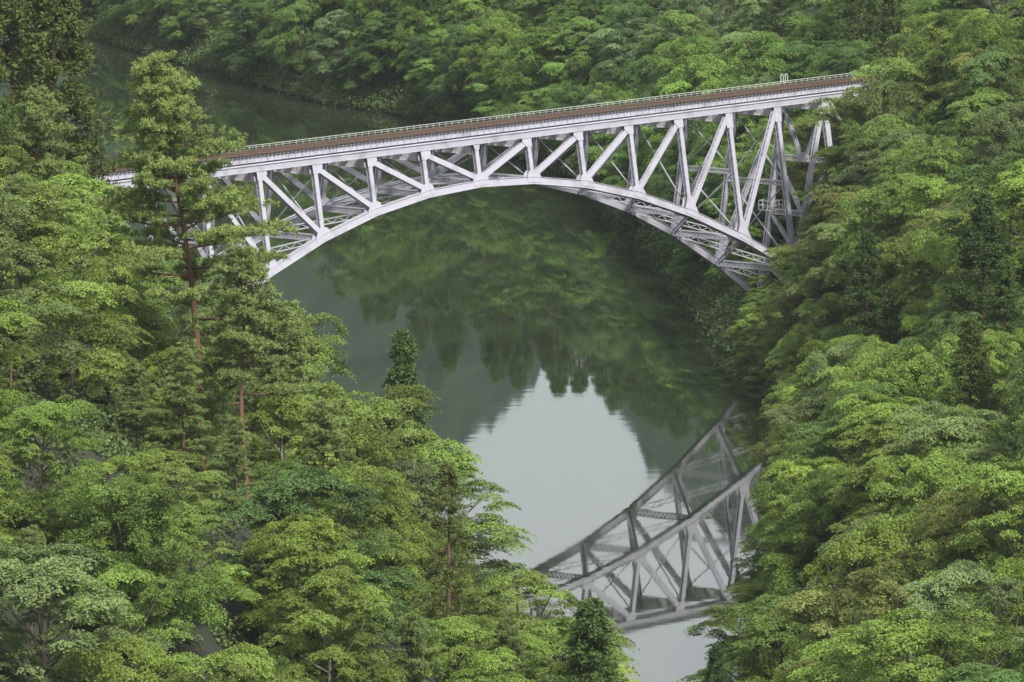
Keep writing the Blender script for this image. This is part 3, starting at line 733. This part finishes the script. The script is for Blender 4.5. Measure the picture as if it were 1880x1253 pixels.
# deck: plate girders, sleepers, rails, guard timbers, walkway and railing
for y in (1.45, 3.85):
    mb = MB(); mb.box(-80, 90, y - .02, y + .02, .70, 1.24); mb.box(-80, 90, y - .17, y + .17, 1.24, 1.275); mb.box(-80, 90, y - .17, y + .17, .672, .70)
    for i in range(170): mb.box(-80 + i, -80 + i + .03, y - .13, y + .13, .70, 1.24)
    mb.build('deck_girder', PAINT, bridge)
SLEEP = MB().box(-.11, .11, 1.16, 4.14, 1.28, 1.42).mesh('sleeper', WOOD)
stuffm = MB()
for i in range(300):
    x = -80 + i * .57
    if 30 <= i < 130: o = obj('sleeper', SLEEP, bridge); o.location = (x, 0, 0)
    else: stuffm.box(x - .11, x + .11, 1.16, 4.14, 1.28, 1.42)
tag(stuffm.build('sleepers', WOOD, bridge), kind='stuff')
for y in (2.65 - .55, 2.65 + .55):
    mb = MB(); mb.box(-80, 90, y - .06, y + .06, 1.422, 1.44); mb.box(-80, 90, y - .012, y + .012, 1.44, 1.54); mb.box(-80, 90, y - .035, y + .035, 1.54, 1.575); mb.build('rail', RUST, bridge)
for y in (2.65 - .33, 2.65 + .33): MB().box(-80, 90, y - .05, y + .05, 1.422, 1.50).build('guard_rail', WOOD, bridge)
for y in (1.30, 4.0): MB().box(-80, 90, y - .08, y + .08, 1.422, 1.50).build('guard_timber', mat('brown guard timber', (.095, .06, .042), .9, ((.06, .042, .034), .4, .6), .3, 3), bridge)
wk = MB()
for j in range(3): wk.box(-80, 90, 4.22 + j * .26, 4.44 + j * .26, 1.38, 1.42)
for i in range(58): wk.box(-80 + i * 2.93, -79.92 + i * 2.93, 3.97, 5.2, 1.28, 1.378)
wk.build('walkway', WOOD, bridge)
ra = MB()
for i in range(176): ra.box(-80 + i * .97, -80 + i * .97 + .05, 5.0, 5.05, 1.30, 1.74)
ra.box(-80, 90, 4.99, 5.06, 1.74, 1.79); ra.box(-80, 90, 5.005, 5.045, 1.56, 1.59)
ra.build('railing', WIRE, bridge)
for dx in (0, .75):
    hp = [(55.6 + dx, 5.32, 1.45), (55.6 + dx, 5.32, 2.3), (55.7 + dx, 5.32, 2.45), (55.9 + dx, 5.32, 2.45), (56.0 + dx, 5.32, 2.3), (56.0 + dx, 5.32, 1.45)]
    MB().tube(hp, [.05] * 6, 6).build('ladder_hoop', WIRE, bridge)
# inspection cage round the far end post
mb = MB(); c = node(13, True, 11.4)
for z in (-.5, 0, .5):
    for (x0, y0_, x1, y1_) in ((-.9, -.9, .9, -.9), (.9, -.9, .9, .9), (.9, .9, -.9, .9), (-.9, .9, -.9, -.9)):
        mb.bar(c + Vector((x0, y0_, z)), c + Vector((x1, y1_, z)), (0, 0, 1), .05, Vector((y1_ - y0_, x0 - x1, 0)).normalized(), .05)
for x in (-.9, -.3, .3, .9):
    for y in (-.9, .9): mb.bar(c + Vector((x, y, -.5)), c + Vector((x, y, .5)), (1, 0, 0), .045, (0, 1, 0), .045)
for y in (-.3, .3):
    for x in (-.9, .9): mb.bar(c + Vector((x, y, -.5)), c + Vector((x, y, .5)), (1, 0, 0), .045, (0, 1, 0), .045)
mb.build('inspection_cage', WIRE, bridge)
member('knee_brace', Vector((56.9, 0, -.02)), Vector((58.6, -.3, -2.6)), nrm(False), .34, .3, lace=False)
# bearings and concrete
for k, nm in ((-1, 'concrete footing under the arch\'s left springing'), (13, 'stained concrete footing at the waterline under the arch\'s right springing')):
    x = 8 * k - 48; D = depth(k); s_ = 1 if k > 0 else -1
    for f in (False, True):
        c = node(k, f, D); mb = MB(); mb.box(c.x - .7, c.x + .7, c.y - .6, c.y + .6, c.z - .95, c.z - .2); mb.build('bearing', PAINT, bridge)
    t = tag(empty('concrete_footing', bridge_to_world(x + 48, 0, -D - .95), YAW), nm, 'footing')
    mb = MB(); mb.box(-2.2 if k > 0 else -4, 4 if k > 0 else 2.2, -5.4, WID + 5.4, -1.0, 0); mb.build('cap', CONCRETE, t)
    mb = MB(); mb.box(-1.9 if k > 0 else -3.8, 3.8 if k > 0 else 1.9, -5.1, WID + 5.1, -8, -1.0); mb.build('wall', CONCRETE, t)
for x, nm in ((-24 - 48, 'concrete pier under the bridge deck beyond its left end'), (124 - 48 + 4, 'concrete pier under the bridge deck beyond its right end')):
    g = bridge_to_world(x + 48, 2.65, 0); h = gz(g.x, g.y)
    t = tag(empty('concrete_pier', (g.x, g.y, h), YAW), nm, 'pier'); H = BR.z - 1.05 - h
    if H < 1: H = 1
    mb = MB(); mb.box(-.9, .9, -2.6, 2.6, -2, H - .6); mb.build('shaft', CONCRETE, t)
    mb = MB(); mb.box(-1.2, 1.2, -3.1, 3.1, H - .6, H - .02); mb.build('cap', CONCRETE, t)
# ------------------------------------------------------------------ labels: each tree told apart by colour, kind and place among its neighbours
ORD = ['leftmost', 'second from left', 'third from left', 'fourth from left', 'fifth from left', 'sixth from left', 'seventh from left', 'eighth from left', 'ninth from left', 'tenth from left', 'eleventh from left', 'twelfth from left']
WORD = {'tier': 'maple', 'round': 'oak', 'pale': 'beech', 'cedar': 'cedar', 'pine': 'red pine'}
def region(t):
    u, v = t['u'], t['v']
    if not t['shown']: return 'on the far ridge seen only in the water', 'trees seen mirrored in the river'
    if t['left'] and t['y'] < 800:
        row = ('beside the upper left cedars', 'level with the bridge deck', 'level with the arch foot', 'just below the arch foot', 'level with the lone pointed cedar', 'on the middle slope', 'low on the slope', 'lowest on the slope')[int(np.searchsorted([300, 430, 540, 660, 780, 920, 1060], v))]
        cl = 'left edge' if u < 240 else 'under the pines' if u < 520 else 'water side'
        return 'left bank, %s, %s' % (row, cl), 'trees on the left bank'
    if t['y'] >= 832:
        row = ('top edge', 'upper slope', 'middle slope', 'waterside')[int(np.searchsorted([15, 80, 160], v - .02 * (u - 900)))]
        cl = ('at the river bend', 'left of the pale rock', 'right of the pale rock', 'above the bridge middle', 'above the bridge\'s right half', 'behind the bridge\'s right end', 'far upper right')[int(np.searchsorted([330, 500, 760, 1060, 1330, 1560], u))]
        if v > 230: row = 'under the deck'
        return 'far bank, %s, %s' % (row, cl), 'trees on the far bank'
    row = ('at the top', 'level with the deck', 'level with the arch', 'level with the arch foot', 'just below the arch foot', 'level with its mirror image', 'on the lower slope', 'low on the slope', 'lowest')[int(np.searchsorted([120, 250, 380, 520, 660, 800, 950, 1100], v))]
    cl = 'water side' if u < 1500 else 'middle' if u < 1700 else 'right edge'
    return 'right bank, %s, %s' % (row, cl), 'trees on the right bank'
cells = {}
for t in TREES:
    t.setdefault('left', t['x'] < -.02 * t['y'] + 12 and t['y'] < 700)
    if t.get('label'): tag(t['o'], t['label'], 'tree', 'conifers rising out of the broadleaf canopy'); continue
    reg, grp = region(t); cells.setdefault((reg, grp, t['kind'], t['tone']), []).append(t)
for (reg, grp, kind, tone), L in cells.items():
    L.sort(key=lambda t: t['u']); base = '%s %s, %s' % (tone, WORD[kind], reg)
    if grp == 'trees seen mirrored in the river':
        for t in L: tag(t['o'], base, 'tree', grp)
        continue
    for i, t in enumerate(L):
        if len(L) == 1: lab = base
        elif i == len(L) - 1: lab = base + ', rightmost'
        else: lab = base + ', ' + ORD[min(i, 11)]
        tag(t['o'], lab, 'tree', grp)
print('LABELS max words', max(len(t['o']['label'].replace(',', '').split()) for t in TREES), 'cells', max(len(c) for c in cells.values()))
# ------------------------------------------------------------------ air
hz = MB().box(-1600, 1600, -450, 4400, -10, 420).build('haze', bpy.data.materials.new('valley air'))
hm = hz.data.materials[0]; hm.use_nodes = True; t_ = hm.node_tree; t_.nodes.clear()
pv = t_.nodes.new('ShaderNodeVolumePrincipled'); ou = t_.nodes.new('ShaderNodeOutputMaterial')
pv.inputs['Color'].default_value = (.80, .87, .95, 1); pv.inputs['Density'].default_value = .000028
t_.links.new(pv.outputs[0], ou.inputs['Volume']); tag(hz, kind='stuff')
